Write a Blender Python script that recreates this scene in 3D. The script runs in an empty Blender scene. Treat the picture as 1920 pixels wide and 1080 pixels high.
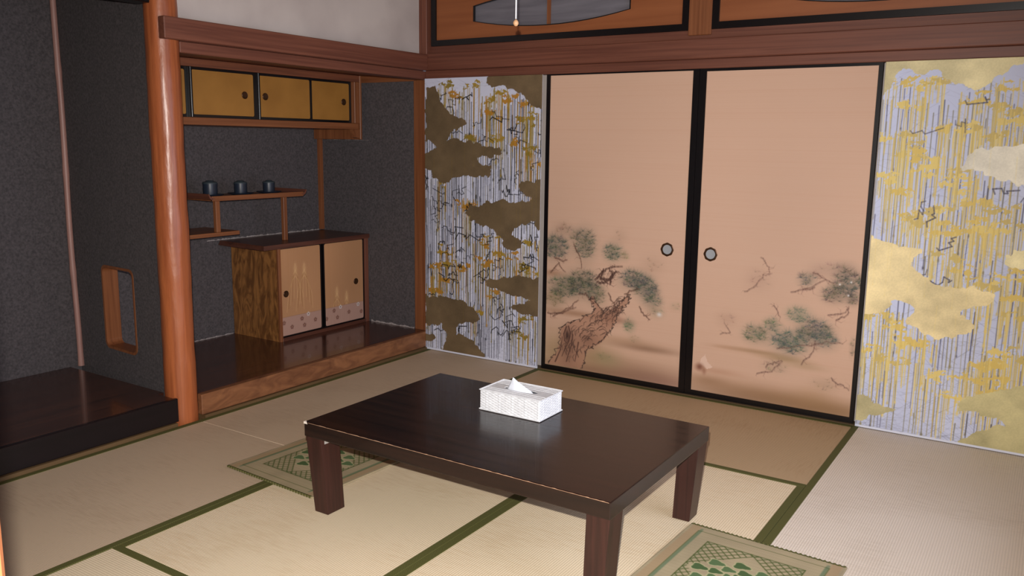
import bpy, bmesh, math, random
import numpy as np
from mathutils import Vector, Matrix

# ------------------------------------------------------------------ scene, camera, light
S = bpy.context.scene
C = S.collection
S.view_settings.view_transform = 'Standard'
S.view_settings.look = 'None'
S.view_settings.gamma = 1.0
S.view_settings.use_curve_mapping = False
S.view_settings.exposure = 0.0

CAM = Vector((3.45233, -4.32083, 1.36588))
YAW, PITCH, ROLL, FPX = -0.5727582, -0.1708466, 0.0136609, 1580.857
dv = Vector((math.sin(YAW)*math.cos(PITCH), math.cos(YAW)*math.cos(PITCH), math.sin(PITCH)))
rv = dv.cross(Vector((0, 0, 1))).normalized()
uv = rv.cross(dv)
r2 = rv*math.cos(ROLL) + uv*math.sin(ROLL)
u2 = uv*math.cos(ROLL) - rv*math.sin(ROLL)
cd = bpy.data.cameras.new('camera')
cam = bpy.data.objects.new('camera', cd)
C.objects.link(cam)
cd.sensor_width = 36.0
cd.lens = FPX/1920*36.0
cd.clip_start = 0.02
cam.matrix_world = Matrix(((r2.x, u2.x, -dv.x, CAM.x), (r2.y, u2.y, -dv.y, CAM.y), (r2.z, u2.z, -dv.z, CAM.z), (0, 0, 0, 1)))
S.camera = cam

w = bpy.data.worlds.new('world'); S.world = w; w.use_nodes = True
w.node_tree.nodes['Background'].inputs[0].default_value = (0.62, 0.74, 1.0, 1)
w.node_tree.nodes['Background'].inputs[1].default_value = 0.26

def add_light(name, kind, loc, power, col, **kw):
    l = bpy.data.lights.new(name, kind); l.energy = power; l.color = col
    for k, v in kw.items(): setattr(l, k, v)
    o = bpy.data.objects.new(name, l); o.location = loc; C.objects.link(o)
    return o
# the photographer's flash, a little above and left of the lens
fl = add_light('camera_flash', 'SPOT', CAM + u2*0.092 - r2*0.020, 545.0, (1.0, 0.94, 0.88), shadow_soft_size=0.010, spot_size=math.radians(108), spot_blend=1.0)
fl.rotation_euler = (dv - u2*0.12).to_track_quat('-Z', 'Y').to_euler()
# daylight through the veranda window in the wall on the right
wl = add_light('window_daylight', 'AREA', (4.5, -2.0, 1.5), 64.0, (0.74, 0.80, 1.0), shape='RECTANGLE', size=2.6, size_y=2.4)
wl.rotation_euler = (0, math.radians(90), 0)

# ------------------------------------------------------------------ materials
def L(c):
    return tuple((v/255/12.92 if v/255 <= 0.04045 else ((v/255+0.055)/1.055)**2.4) for v in c)
def mat(name, col, rough=0.6, metal=0.0, coat=0.0, spec=0.5):
    m = bpy.data.materials.new(name); m.use_nodes = True
    b = m.node_tree.nodes['Principled BSDF']
    b.inputs['Base Color'].default_value = (*L(col), 1)
    b.inputs['Roughness'].default_value = rough
    b.inputs['Metallic'].default_value = metal
    b.inputs['Coat Weight'].default_value = coat
    b.inputs['Specular IOR Level'].default_value = spec
    return m
def noisy(name, c1, c2, scale=(8, 8, 8), rough=0.6, detail=6, bump=0.0, bscale=None, coat=0.0, spec=0.5, dist=0.0, lo=0.35, hi=0.65, rvar=0.0, metal=0.0):
    m = mat(name, c1, rough, metal, coat, spec); nt = m.node_tree; N = nt.nodes; K = nt.links
    b = N['Principled BSDF']
    tc = N.new('ShaderNodeTexCoord'); mp = N.new('ShaderNodeMapping'); mp.inputs['Scale'].default_value = scale
    K.new(tc.outputs['Object'], mp.inputs[0])
    n = N.new('ShaderNodeTexNoise'); n.inputs['Scale'].default_value = 1.0; n.inputs['Detail'].default_value = detail
    n.inputs['Distortion'].default_value = dist
    K.new(mp.outputs[0], n.inputs['Vector'])
    r = N.new('ShaderNodeValToRGB'); r.color_ramp.elements[0].position = lo; r.color_ramp.elements[1].position = hi
    r.color_ramp.elements[0].color = (*L(c1), 1); r.color_ramp.elements[1].color = (*L(c2), 1)
    K.new(n.outputs['Fac'], r.inputs[0]); K.new(r.outputs[0], b.inputs['Base Color'])
    if bump:
        n2 = N.new('ShaderNodeTexNoise'); n2.inputs['Scale'].default_value = 1.0; n2.inputs['Detail'].default_value = 4
        mp2 = N.new('ShaderNodeMapping'); mp2.inputs['Scale'].default_value = bscale or scale
        K.new(tc.outputs['Object'], mp2.inputs[0]); K.new(mp2.outputs[0], n2.inputs['Vector'])
        bp = N.new('ShaderNodeBump'); bp.inputs['Strength'].default_value = bump; bp.inputs['Distance'].default_value = 0.002
        K.new(n2.outputs['Fac'], bp.inputs['Height']); K.new(bp.outputs[0], b.inputs['Normal'])
    if rvar:
        mr = N.new('ShaderNodeMapRange'); mr.inputs[3].default_value = rough-rvar; mr.inputs[4].default_value = rough+rvar
        K.new(n.outputs['Fac'], mr.inputs[0]); K.new(mr.outputs[0], b.inputs['Roughness'])
    return m
def wood(name, c1, c2, axis='y', rough=0.5, fine=60, coat=0.0, dist=0.6, bump=0.08, spec=0.4):
    s = {'x': (1.5, fine, fine), 'y': (fine, 1.5, fine), 'z': (fine, fine, 1.5)}[axis]
    return noisy(name, c1, c2, s, rough, 8, bump, s, coat, spec, dist, 0.3, 0.7, 0.06)

M = {}
for ax in 'xyz':
    M['cedar_'+ax] = wood('cedar_'+ax, (94, 54, 42), (122, 75, 58), ax, 0.5)
    M['orange_'+ax] = wood('orange_'+ax, (112, 66, 40), (142, 89, 56), ax, 0.42)
    M['brown_'+ax] = wood('brown_'+ax, (96, 56, 40), (128, 76, 52), ax, 0.55)
M['log'] = noisy('polished_log', (138, 72, 40), (176, 100, 58), (38, 38, 1.1), 0.36, 8, 0.55, (22, 22, 8), 0.15, 0.5, 0.8, 0.3, 0.7)
M['log'].node_tree.nodes['Bump'].inputs['Distance'].default_value = 0.007
M['log'].node_tree.nodes['Principled BSDF'].inputs['Coat Roughness'].default_value = 0.22
M['dark_board'] = wood('dark_board', (58, 34, 28), (84, 50, 38), 'y', 0.22, 26, 0.3)
M['lacquer'] = wood('black_lacquer', (13, 9, 14), (22, 15, 20), 'y', 0.34, 20, 0.2)
M['black'] = mat('black_lacquer_frame', (12, 10, 13), 0.28)
M['table'] = wood('dark_table_stain', (19, 10, 10), (40, 23, 18), 'x', 0.24, 34, 0.08, 0.5, 0.05)
M['table_leg'] = wood('dark_leg_stain', (42, 22, 19), (60, 32, 27), 'z', 0.38, 50, 0.0)
M['wear'] = mat('worn_edge', (176, 140, 112), 0.7)
M['chip'] = mat('chipped_wood', (225, 215, 205), 0.7)
M['wall'] = noisy('grey_sand_plaster', (62, 58, 60), (92, 86, 88), (90, 90, 90), 0.95, 8, 0.7, (140, 140, 140), lo=0.3, hi=0.75)
M['plaster'] = noisy('pale_plaster', (178, 168, 164), (194, 185, 180), (3, 3, 3), 0.9, 5, 0.1, (60, 60, 60))
M['ceil'] = wood('ceiling_board', (110, 78, 54), (134, 98, 70), 'x', 0.6, 30)
M['burl'] = noisy('figured_wood', (104, 66, 34), (156, 106, 58), (15, 15, 5), 0.42, 9, 0.0, dist=2.6, lo=0.38, hi=0.62)
M['burl_step'] = noisy('figured_step', (106, 66, 42), (146, 98, 64), (12, 5, 14), 0.5, 9, 0.0, dist=2.0, lo=0.3, hi=0.7)
M['cabtop'] = wood('cabinet_top', (74, 44, 36), (100, 60, 46), 'y', 0.35, 26, 0.1)
M['goldpaper'] = noisy('ochre_paper', (150, 104, 44), (163, 115, 51), (5, 5, 5), 0.5, 4)
M['ranma'] = wood('transom_board', (134, 77, 44), (150, 90, 53), 'x', 0.5, 22, 0, 0.4, 0.0)
M['ranmaback'] = wood('grey_transom_sheet', (98, 96, 104), (124, 122, 130), 'x', 0.45, 18, 0, 0.8, 0.0)
M['metal'] = mat('silver_pull', (176, 180, 184), 0.35, 0.25)
M['bronze'] = noisy('bronze_pull', (60, 38, 24), (90, 62, 40), (300, 300, 300), 0.4, metal=0.6)
M['zinc'] = mat('pale_metal', (215, 215, 218), 0.35, 0.6)
M['cup'] = mat('dark_blue_glaze', (34, 42, 56), 0.4)
M['cuplid'] = mat('slate_lid_glaze', (50, 60, 66), 0.45)
M['bamboo'] = noisy('reddish_bamboo', (150, 112, 104), (172, 132, 122), (30, 30, 3), 0.45)
M['bead'] = mat('wooden_bead', (205, 160, 120), 0.5)
M['cord'] = mat('white_cord', (235, 235, 240), 0.6)
M['tissue'] = mat('tissue_paper', (232, 238, 250), 0.85)
M['basket'] = noisy('white_basket', (212, 214, 218), (224, 226, 230), (40, 40, 40), 0.6)
M['side'] = noisy('canvas_edge', (196, 194, 200), (216, 214, 220), (40, 40, 40), 0.8)
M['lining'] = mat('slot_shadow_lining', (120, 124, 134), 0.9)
M['sill'] = wood('threshold', (84, 64, 40), (112, 88, 58), 'y', 0.6)
M['sillx'] = wood('threshold_x', (78, 62, 40), (104, 84, 56), 'x', 0.6)

def tatami(name, axis, c1, c2):
    # rush strands lie across 'axis'; the woven ribs run along it
    m = mat(name, c1, 0.62, spec=0.35); nt = m.node_tree; N = nt.nodes; K = nt.links; b = N['Principled BSDF']
    tc = N.new('ShaderNodeTexCoord')
    def wave(direction, scale, dist=0.0):
        wv = N.new('ShaderNodeTexWave'); wv.wave_type = 'BANDS'; wv.bands_direction = direction
        wv.inputs['Scale'].default_value = scale; wv.inputs['Distortion'].default_value = dist; wv.inputs['Detail'].default_value = 2
        wv.inputs['Detail Scale'].default_value = 3
        K.new(tc.outputs['Object'], wv.inputs['Vector']); return wv
    a, o = ('X', 'Y') if axis == 'y' else ('Y', 'X')
    rib = wave(a, 36.0, 0.6)          # ribs along the mat
    strand = wave(o, 75.0, 1.0)       # rush strands across it
    nz = N.new('ShaderNodeTexNoise'); nz.inputs['Scale'].default_value = 1.0; nz.inputs['Detail'].default_value = 6
    mp = N.new('ShaderNodeMapping'); mp.inputs['Scale'].default_value = (14, 160, 14) if axis == 'y' else (160, 14, 14)
    K.new(tc.outputs['Object'], mp.inputs[0]); K.new(mp.outputs[0], nz.inputs['Vector'])
    nb = N.new('ShaderNodeTexNoise'); nb.inputs['Scale'].default_value = 2.2; nb.inputs['Detail'].default_value = 4
    K.new(tc.outputs['Object'], nb.inputs['Vector'])
    ad = N.new('ShaderNodeMath'); ad.operation = 'ADD'; K.new(nz.outputs['Fac'], ad.inputs[0]); K.new(nb.outputs['Fac'], ad.inputs[1])
    r = N.new('ShaderNodeValToRGB'); r.color_ramp.elements[0].position = 0.75; r.color_ramp.elements[1].position = 1.25
    r.color_ramp.elements[0].color = (*L(c1), 1); r.color_ramp.elements[1].color = (*L(c2), 1)
    K.new(ad.outputs[0], r.inputs[0])
    mx = N.new('ShaderNodeMix'); mx.data_type = 'RGBA'; mx.blend_type = 'MULTIPLY'; mx.inputs[0].default_value = 0.14
    K.new(r.outputs[0], mx.inputs[6]); K.new(rib.outputs['Color'], mx.inputs[7]); K.new(mx.outputs[2], b.inputs['Base Color'])
    ad2 = N.new('ShaderNodeMath'); ad2.operation = 'MULTIPLY_ADD'; ad2.inputs[1].default_value = 0.5
    K.new(strand.outputs['Fac'], ad2.inputs[0]); K.new(rib.outputs['Fac'], ad2.inputs[2])
    bp = N.new('ShaderNodeBump'); bp.inputs['Strength'].default_value = 0.35; bp.inputs['Distance'].default_value = 0.0015
    K.new(ad2.outputs[0], bp.inputs['Height']); K.new(bp.outputs[0], b.inputs['Normal'])
    return m
M['tat_pale'] = tatami('tatami_pale', 'y', (224, 210, 194), (234, 221, 206))  # mat tones carry the rush's view-angle sheen as colour
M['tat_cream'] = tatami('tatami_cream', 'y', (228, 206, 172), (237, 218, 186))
M['tat_sheen_dark'] = tatami('tatami_sheen_dark', 'x', (184, 155, 120), (193, 165, 130))  # shading seen along the strands put into this darker colour
M['tat_left'] = tatami('tatami_left', 'y', (200, 177, 150), (209, 187, 160))  # weave shading put into this darker tone as well
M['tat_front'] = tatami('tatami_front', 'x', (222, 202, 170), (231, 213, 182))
def heri(name):
    m = mat(name, (74, 76, 34), 0.8); nt = m.node_tree; N = nt.nodes; K = nt.links; b = N['Principled BSDF']
    tc = N.new('ShaderNodeTexCoord'); ck = N.new('ShaderNodeTexChecker'); ck.inputs['Scale'].default_value = 260
    ck.inputs['Color1'].default_value = (*L((68, 70, 26)), 1); ck.inputs['Color2'].default_value = (*L((94, 92, 44)), 1)
    K.new(tc.outputs['Object'], ck.inputs['Vector']); K.new(ck.outputs[0], b.inputs['Base Color'])
    return m
M['heri'] = heri('green_mat_border')

def attr_mat(name, rough, spec=0.3, gold=False):
    m = mat(name, (200, 200, 200), rough, spec=spec); nt = m.node_tree; N = nt.nodes; K = nt.links; b = N['Principled BSDF']
    a = N.new('ShaderNodeAttribute'); a.attribute_name = 'paint'
    K.new(a.outputs['Color'], b.inputs['Base Color'])
    if gold:
        mm = N.new('ShaderNodeMath'); mm.operation = 'MULTIPLY'; mm.inputs[1].default_value = 0.3
        K.new(a.outputs['Alpha'], mm.inputs[0]); K.new(mm.outputs[0], b.inputs['Metallic'])
        mr = N.new('ShaderNodeMapRange'); mr.inputs[3].default_value = rough; mr.inputs[4].default_value = 0.58
        K.new(a.outputs['Alpha'], mr.inputs[0]); K.new(mr.outputs[0], b.inputs['Roughness'])
    return m
M['paint'] = attr_mat('painted_canvas', 0.6, gold=True)
M['fusuma'] = attr_mat('painted_peach_paper', 0.7)
M['seat'] = attr_mat('woven_rush', 0.75)
M['cabdoor'] = attr_mat('painted_wood_grain_paper', 0.6)

# ------------------------------------------------------------------ mesh helpers
def box(bm, x0, x1, y0, y1, z0, z1, bev=0.0, seg=1):
    r = bmesh.ops.create_cube(bm, size=1.0)
    vs = r['verts']
    for v in vs:
        v.co = Vector(((x0+x1)/2 + v.co.x*(x1-x0), (y0+y1)/2 + v.co.y*(y1-y0), (z0+z1)/2 + v.co.z*(z1-z0)))
    if bev:
        es = list({e for v in vs for e in v.link_edges})
        bmesh.ops.bevel(bm, geom=es, offset=bev, segments=seg, profile=0.6, affect='EDGES')
def hexa(bm, bot, top, bev=0.0):
    """bot/top: 4 points each, counter-clockwise seen from above"""
    a = [bm.verts.new(p) for p in bot]; b = [bm.verts.new(p) for p in top]
    bm.faces.new(a[::-1]); bm.faces.new(b)
    for i in range(4):
        j = (i+1) % 4; bm.faces.new((a[i], a[j], b[j], b[i]))
    if bev:
        es = list({e for v in a+b for e in v.link_edges})
        bmesh.ops.bevel(bm, geom=es, offset=bev, segments=2, profile=0.6, affect='EDGES')
def lathe(bm, prof, c, n=32, axis='z', scallop=0.0, ns=8):
    rows = []
    for r, h in prof:
        row = []
        for i in range(n):
            t = 2*math.pi*i/n; rr = r*(1+scallop*math.cos(ns*t))
            p = {'z': (rr*math.cos(t), rr*math.sin(t), h), 'y': (rr*math.cos(t), h, rr*math.sin(t)), 'x': (h, rr*math.cos(t), rr*math.sin(t))}[axis]
            row.append(bm.verts.new((c[0]+p[0], c[1]+p[1], c[2]+p[2])))
        rows.append(row)
    for a, b in zip(rows, rows[1:]):
        for i in range(n):
            j = (i+1) % n; bm.faces.new((a[i], a[j], b[j], b[i]))
    bm.faces.new(rows[0][::-1]); bm.faces.new(rows[-1])
def tube(bm, pts, rad, n=12):
    pts = [Vector(p) for p in pts]; rows = []
    for i, p in enumerate(pts):
        d = (pts[min(i+1, len(pts)-1)] - pts[max(i-1, 0)]).normalized()
        a = d.orthogonal().normalized() if i == 0 else (rows_a - d*rows_a.dot(d)).normalized()
        rows_a = a; b = d.cross(a); r = rad[i] if isinstance(rad, (list, tuple)) else rad
        rows.append([bm.verts.new(p + a*(r*math.cos(2*math.pi*k/n)) + b*(r*math.sin(2*math.pi*k/n))) for k in range(n)])
    for a, b in zip(rows, rows[1:]):
        for k in range(n): bm.faces.new((a[k], a[(k+1) % n], b[(k+1) % n], b[k]))
    bm.faces.new(rows[0][::-1]); bm.faces.new(rows[-1])
def ray_poly(cx, cz, t, poly):
    dx, dz = math.cos(t), math.sin(t); best = None
    for (x1, z1), (x2, z2) in zip(poly, poly[1:]+poly[:1]):
        ex, ez = x2-x1, z2-z1; den = dx*ez - dz*ex
        if abs(den) < 1e-12: continue
        s = ((x1-cx)*ez - (z1-cz)*ex)/den; q = ((x1-cx)*dz - (z1-cz)*dx)/den
        if s > 0 and -1e-9 <= q <= 1+1e-9: best = s if best is None else min(best, s)
    return (cx+dx*best, cz+dz*best)
def plate_hole(bm, outer, inner, d0, d1, f, n=24):
    """flat plate with outline 'outer' and a hole 'inner' (2-D, convex about the hole's centre), thick d0..d1, f(a,b,d)->xyz"""
    cx = sum(p[0] for p in inner)/len(inner); cz = sum(p[1] for p in inner)/len(inner)
    ang = sorted({round(math.atan2(p[1]-cz, p[0]-cx), 7) for p in outer+inner} | {round(-math.pi+2*math.pi*i/n, 7) for i in range(n)})
    R = [(ray_poly(cx, cz, t, outer), ray_poly(cx, cz, t, inner)) for t in ang]
    V = [[bm.verts.new(f(p[0], p[1], d)) for p in (o, i) for d in (d0, d1)] for o, i in R]   # o0 o1 i0 i1
    m = len(V)
    for k in range(m):
        A, B = V[k], V[(k+1) % m]
        for i, j in ((0, 1), (1, 3), (3, 2), (2, 0)):
            bm.faces.new((A[i], A[j], B[j], B[i]))
    bmesh.ops.recalc_face_normals(bm, faces=bm.faces[:])
def rrect(x0, x1, z0, z1, r, k=5):
    o = []
    for cx, cz, a in ((x1-r, z1-r, 0), (x0+r, z1-r, 90), (x0+r, z0+r, 180), (x1-r, z0+r, 270)):
        for i in range(k+1):
            t = math.radians(a+90*i/k); o.append((cx+r*math.cos(t), cz+r*math.sin(t)))
    return o
def rect(x0, x1, z0, z1): return [(x0, z0), (x1, z0), (x1, z1), (x0, z1)]
def prism(bm, poly, d0, d1, f):
    a = [bm.verts.new(f(p[0], p[1], d0)) for p in poly]; b = [bm.verts.new(f(p[0], p[1], d1)) for p in poly]
    fs = [bm.faces.new(a[::-1]), bm.faces.new(b)]
    for i in range(len(a)):
        j = (i+1) % len(a); fs.append(bm.faces.new((a[i], a[j], b[j], b[i])))
    bmesh.ops.recalc_face_normals(bm, faces=fs)
YZ = lambda y, z, d: (d, y, z)      # plate facing +x
XZ = lambda x, z, d: (x, d, z)      # plate facing -y

def obj(name, bm, m, parent=None, loc=None, smooth=False):
    """bm holds world coordinates; the object's origin is its parent's location or loc / its base centre"""
    me = bpy.data.meshes.new(name)
    if parent is not None:
        o0 = Vector((0, 0, 0)); p = parent
        while p is not None: o0 += p.location; p = p.parent
    elif loc is not None: o0 = Vector(loc)
    else:
        xs = [v.co for v in bm.verts]
        o0 = Vector(((min(v.x for v in xs)+max(v.x for v in xs))/2, (min(v.y for v in xs)+max(v.y for v in xs))/2, min(v.z for v in xs)))
    for v in bm.verts: v.co -= o0
    if smooth:
        for f in bm.faces: f.smooth = True
    bm.to_mesh(me); bm.free()
    me.materials.append(m)
    if smooth: me.set_sharp_from_angle(angle=math.radians(40))
    o = bpy.data.objects.new(name, me); C.objects.link(o)
    if parent is not None: o.parent = parent
    else: o.location = o0
    return o
def BM(*boxes):
    bm = bmesh.new()
    for b in boxes: box(bm, *b)
    return bm
def tag(o, label, cat, group=None):
    o['label'] = label; o['category'] = cat
    if group: o['group'] = group
    return o
def thing(name, label, cat, loc, group=None, rotz=0.0):
    o = bpy.data.objects.new(name, None); C.objects.link(o); o.location = loc; o.rotation_euler = (0, 0, rotz)
    o.empty_display_size = 0.1
    return tag(o, label, cat, group)
def struct(name, bm, m, parent=None, smooth=False):
    o = obj(name, bm, m, parent, smooth=smooth)
    if parent is None: o['kind'] = 'structure'
    return o

# ------------------------------------------------------------------ painter: colour fields evaluated on dense grids
rng = np.random.default_rng(7)
def vnoise(h, w, cell):
    gh, gw = int(h/cell)+3, int(w/cell)+3
    g = rng.random((gh, gw)).astype(np.float32)
    y = np.arange(h)/cell; x = np.arange(w)/cell
    yi, xi = y.astype(int), x.astype(int); fy, fx = y-yi, x-xi
    fy = (fy*fy*(3-2*fy))[:, None]; fx = (fx*fx*(3-2*fx))[None]
    a = g[yi][:, xi]; b = g[yi][:, xi+1]; c = g[yi+1][:, xi]; d = g[yi+1][:, xi+1]
    return (a*(1-fx)+b*fx)*(1-fy)+(c*(1-fx)+d*fx)*fy
class Paint:
    def __init__(s, x0, x1, z0, z1, res, col):
        s.x0, s.z0, s.res = x0, z0, res
        s.W = int(round((x1-x0)/res))+1; s.H = int(round((z1-z0)/res))+1
        s.dx = (x1-x0)/(s.W-1); s.dz = (z1-z0)/(s.H-1)
        s.a = np.zeros((s.H, s.W, 4), np.float32); s.a[..., :3] = np.array(col)/255
        s.X = (x0+np.arange(s.W)*s.dx)[None].astype(np.float32); s.Z = (z0+np.arange(s.H)*s.dz)[:, None].astype(np.float32)
    def win(s, xa, xb, za, zb):
        i0 = max(0, int((xa-s.x0)/s.dx)); i1 = min(s.W, int((xb-s.x0)/s.dx)+2)
        j0 = max(0, int((za-s.z0)/s.dz)); j1 = min(s.H, int((zb-s.z0)/s.dz)+2)
        return (slice(j0, j1), slice(i0, i1)) if i1 > i0 and j1 > j0 else None
    def put(s, wn, mask, col, metal=None):
        c = np.array(col, np.float32)/255
        v = s.a[wn]; mk = mask[..., None]
        v[..., :3] = v[..., :3]*(1-mk)+c*mk
        if metal is not None: v[..., 3] = v[..., 3]*(1-mask)+metal*mask
    def stroke(s, pts, w0, col, alpha=1.0, w1=None, metal=None, soft=None):
        w1 = w0 if w1 is None else w1
        n = len(pts)-1
        soft = soft or s.res*0.7
        for k in range(n):
            (xa, za), (xb, zb) = pts[k], pts[k+1]
            ra, rb = w0+(w1-w0)*k/n, w0+(w1-w0)*(k+1)/n
            m = max(ra, rb)/2+soft
            wn = s.win(min(xa, xb)-m, max(xa, xb)+m, min(za, zb)-m, max(za, zb)+m)
            if wn is None: continue
            X = s.X[:, wn[1]]; Z = s.Z[wn[0]]
            ex, ez = xb-xa, zb-za; l2 = ex*ex+ez*ez+1e-12
            t = np.clip(((X-xa)*ex+(Z-za)*ez)/l2, 0, 1)
            d = np.sqrt((X-xa-t*ex)**2+(Z-za-t*ez)**2)
            mk = np.clip(((ra+(rb-ra)*t)/2+soft-d)/(2*soft)*min(1.0, 1.0), 0, 1)*alpha
            mk = mk*np.minimum(1, (ra+(rb-ra)*t)/s.res) if max(ra, rb) < s.res else mk
            s.put(wn, mk.astype(np.float32), col, metal)
    def blob(s, cx, cz, rx, rz, col, alpha, metal=None, p=2.0):
        wn = s.win(cx-rx*1.7, cx+rx*1.7, cz-rz*1.7, cz+rz*1.7)
        if wn is None: return
        d = np.abs((s.X[:, wn[1]]-cx)/rx)**p+np.abs((s.Z[wn[0]]-cz)/rz)**p
        s.put(wn, (np.exp(-d*1.2)*np.clip((2.9-d), 0, 1)*alpha).astype(np.float32), col, metal)
    def poly(s, pts, col, amp=0.008, cell=0.028, metal=None, var=None, alpha=1.0):
        xs = [p[0] for p in pts]; zs = [p[1] for p in pts]
        wn = s.win(min(xs)-.03, max(xs)+.03, min(zs)-.03, max(zs)+.03)
        if wn is None: return None
        h = wn[0].stop-wn[0].start; wd = wn[1].stop-wn[1].start; c = cell/s.res
        X = s.X[:, wn[1]]+(vnoise(h, wd, c)-.5)*2*amp+(vnoise(h, wd, c*.4)-.5)*amp
        Z = s.Z[wn[0]]+(vnoise(h, wd, c)-.5)*2*amp+(vnoise(h, wd, c*.4)-.5)*amp
        ins = np.zeros((h, wd), bool)
        for (xa, za), (xb, zb) in zip(pts, pts[1:]+pts[:1]):
            if za == zb: continue
            cr = ((za > Z) != (zb > Z)) & (X < (xb-xa)*(Z-za)/(zb-za)+xa)
            ins ^= cr
        mk = ins.astype(np.float32)*alpha
        s.put(wn, mk, col, metal)
        if var:
            t = (vnoise(h, wd, c*1.2)-.5)*.6+(vnoise(h, wd, c*4)-.5)+(vnoise(h, wd, 2.0)-.5)*.35
            s.a[wn][..., :3] *= (1+t[..., None]*var*mk[..., None])
        return wn, mk
    def tint(s, amp, cell, cz=None):
        t = (vnoise(s.H, s.W, cell/s.res)-.5)*amp
        s.a[..., :3] *= (1+t[..., None])
    def mesh(s, name, m, parent, f, back):
        """dense painted sheet; f(x,z)->local xyz arrays, back: thickness offset vector for the rim"""
        X, Z = np.meshgrid(s.X[0], s.Z[:, 0])
        co = np.stack(f(X, Z), -1).reshape(-1, 3).astype(np.float32)
        H, W = s.H, s.W
        idx = np.arange(H*W).reshape(H, W)
        q = np.stack([idx[:-1, :-1], idx[:-1, 1:], idx[1:, 1:], idx[1:, :-1]], -1).reshape(-1, 4)
        rim = np.concatenate([idx[0, :], idx[1:, -1], idx[-1, -2::-1], idx[-2:0:-1, 0]])
        rb = np.arange(len(rim))+H*W
        co = np.concatenate([co, co[rim]+np.array(back, np.float32)])
        side = np.stack([rim, rb, np.roll(rb, -1), np.roll(rim, -1)], -1)
        q = np.concatenate([q, side])
        me = bpy.data.meshes.new(name)
        me.vertices.add(len(co)); me.vertices.foreach_set('co', co.ravel())
        me.loops.add(q.size); me.loops.foreach_set('vertex_index', q.ravel().astype(np.int32))
        me.polygons.add(len(q)); me.polygons.foreach_set('loop_start', np.arange(0, q.size, 4, dtype=np.int32))
        me.update(calc_edges=True); me.validate()
        at = me.color_attributes.new('paint', 'FLOAT_COLOR', 'POINT')
        c = np.clip(s.a, 0, 1); lin = np.where(c[..., :3] <= .04045, c[..., :3]/12.92, ((c[..., :3]+.055)/1.055)**2.4)
        c = np.concatenate([lin, c[..., 3:]], -1).reshape(-1, 4)
        c = np.concatenate([c, c[rim]]).astype(np.float32)
        at.data.foreach_set('color', c.ravel())
        me.materials.append(m)
        o = bpy.data.objects.new(name, me); C.objects.link(o)
        if parent is not None: o.parent = parent
        return o

# ------------------------------------------------------------------ the room shell
H = 2.45; XR = 3.64; YN = -4.0; MY = -3.70
struct('floor', BM((-1.05, 6.0, -6.5, 0.12, -0.12, -0.05)), M['sill'])
struct('ceiling', BM((-1.05, 6.0, -6.5, 0.12, H, H+0.05)), M['ceil'])
struct('wall_back', BM((-1.06, -0.96, YN-0.1, 0.12, -0.05, H)), M['wall'])                         # rear of both alcoves
struct('wall_shelf_side', BM((-0.96, -0.11, 0.0, 0.1, -0.05, H)), M['wall'])
HX0, HX1, HZ0, HZ1 = -0.668, -0.369, 0.284, 0.712
DIV = lambda x, z, d: (x, -1.893-0.0722*(x+0.06)+d, z)      # partition, very slightly skewed
bm = bmesh.new()
plate_hole(bm, rect(-0.96, -0.06, -0.05, H), rrect(HX0, HX1, HZ0, HZ1, 0.035), 0.0, 0.08, DIV)
struct('wall_divider', bm, M['wall'])
struct('wall_left', BM((-0.08, -0.032, -1.83, -0.02, 1.88, H)), M['plaster'])
struct('wall_alcove_front', BM((-0.08, -0.03, YN, -1.93, 2.1, H)), M['plaster'])
struct('wall_right', BM((0.0, XR, 0.045, 0.12, -0.05, H)), M['plaster'])
# near wall with the doorway the picture is taken through
struct('wall_near', BM((-1.06, 2.695, YN-0.09, YN-0.03, -0.05, H), (2.695, XR, YN-0.09, YN-0.03, 1.9, H)), M['plaster'])
struct('trim_5', BM((2.690, 2.789, YN-0.11, YN-0.018, -0.05, 1.9, 0.004)), M['orange_z'])                 # doorway post
# right hand wall with the veranda window
bm = bmesh.new()
plate_hole(bm, rect(-6.5, 0.1, -0.05, H), rect(-3.1, -0.9, 0.35, 1.95), XR, XR+0.08, YZ)
struct('wall_window_side', bm, M['plaster'])
wf = bmesh.new(); plate_hole(wf, rect(-3.1, -0.9, 0.35, 1.95), rect(-3.05, -0.95, 0.4, 1.9), XR-0.01, XR+0.06, YZ)
box(wf, XR+0.01, XR+0.04, -2.02, -1.98, 0.4, 1.9)
wn = struct('window_1', wf, M['orange_y'])

# beams and trims
struct('trim_1', BM((-0.002, 0.045, -1.908, -0.045, 1.803, 1.900, 0.004)), M['cedar_y'])            # tie beam on the left
struct('trim_2', BM((-0.10, 0.0, -1.80, 0.0, 1.752, 1.803, 0.003)), M['cedar_y'])
struct('trim_3', BM((0.0, XR, -0.045, 0.0, 1.805, 1.905, 0.004)), M['cedar_x'])
struct('trim_4', BM((0.0, XR, -0.014, 0.06, 1.757, 1.805, 0.003), (0.0, XR, -0.002, 0.045, 1.905, 1.952)), M['cedar_x'])
struct('trim_6', BM((-0.035, 0.028, -0.035, 0.05, 1.9, H, 0.003)), M['cedar_z'])                    # corner post above the beams
struct('trim_7', BM((-0.11, 0.0, 0.0, 0.1, -0.05, 1.752, 0.003)), M['orange_z'])                    # corner post below
struct('trim_8', BM((1.742, 1.866, -0.016, 0.05, 1.925, H, 0.003)), M['orange_z'])
struct('trim_9', BM((-0.08, 0.015, YN, -1.93, -0.05, 0.018), (-0.06, 0.015, -1.775, 0.0, -0.05, 0.015)), M['sill'])
struct('trim_10', BM((0.0, XR, -0.016, 0.05, -0.05, 0.006)), M['sillx'])
struct('trim_11', BM((-0.10, -0.01, YN, -1.935, 1.953, 2.09, 0.004)), M['black'])                   # dark beam over the alcove
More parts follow.
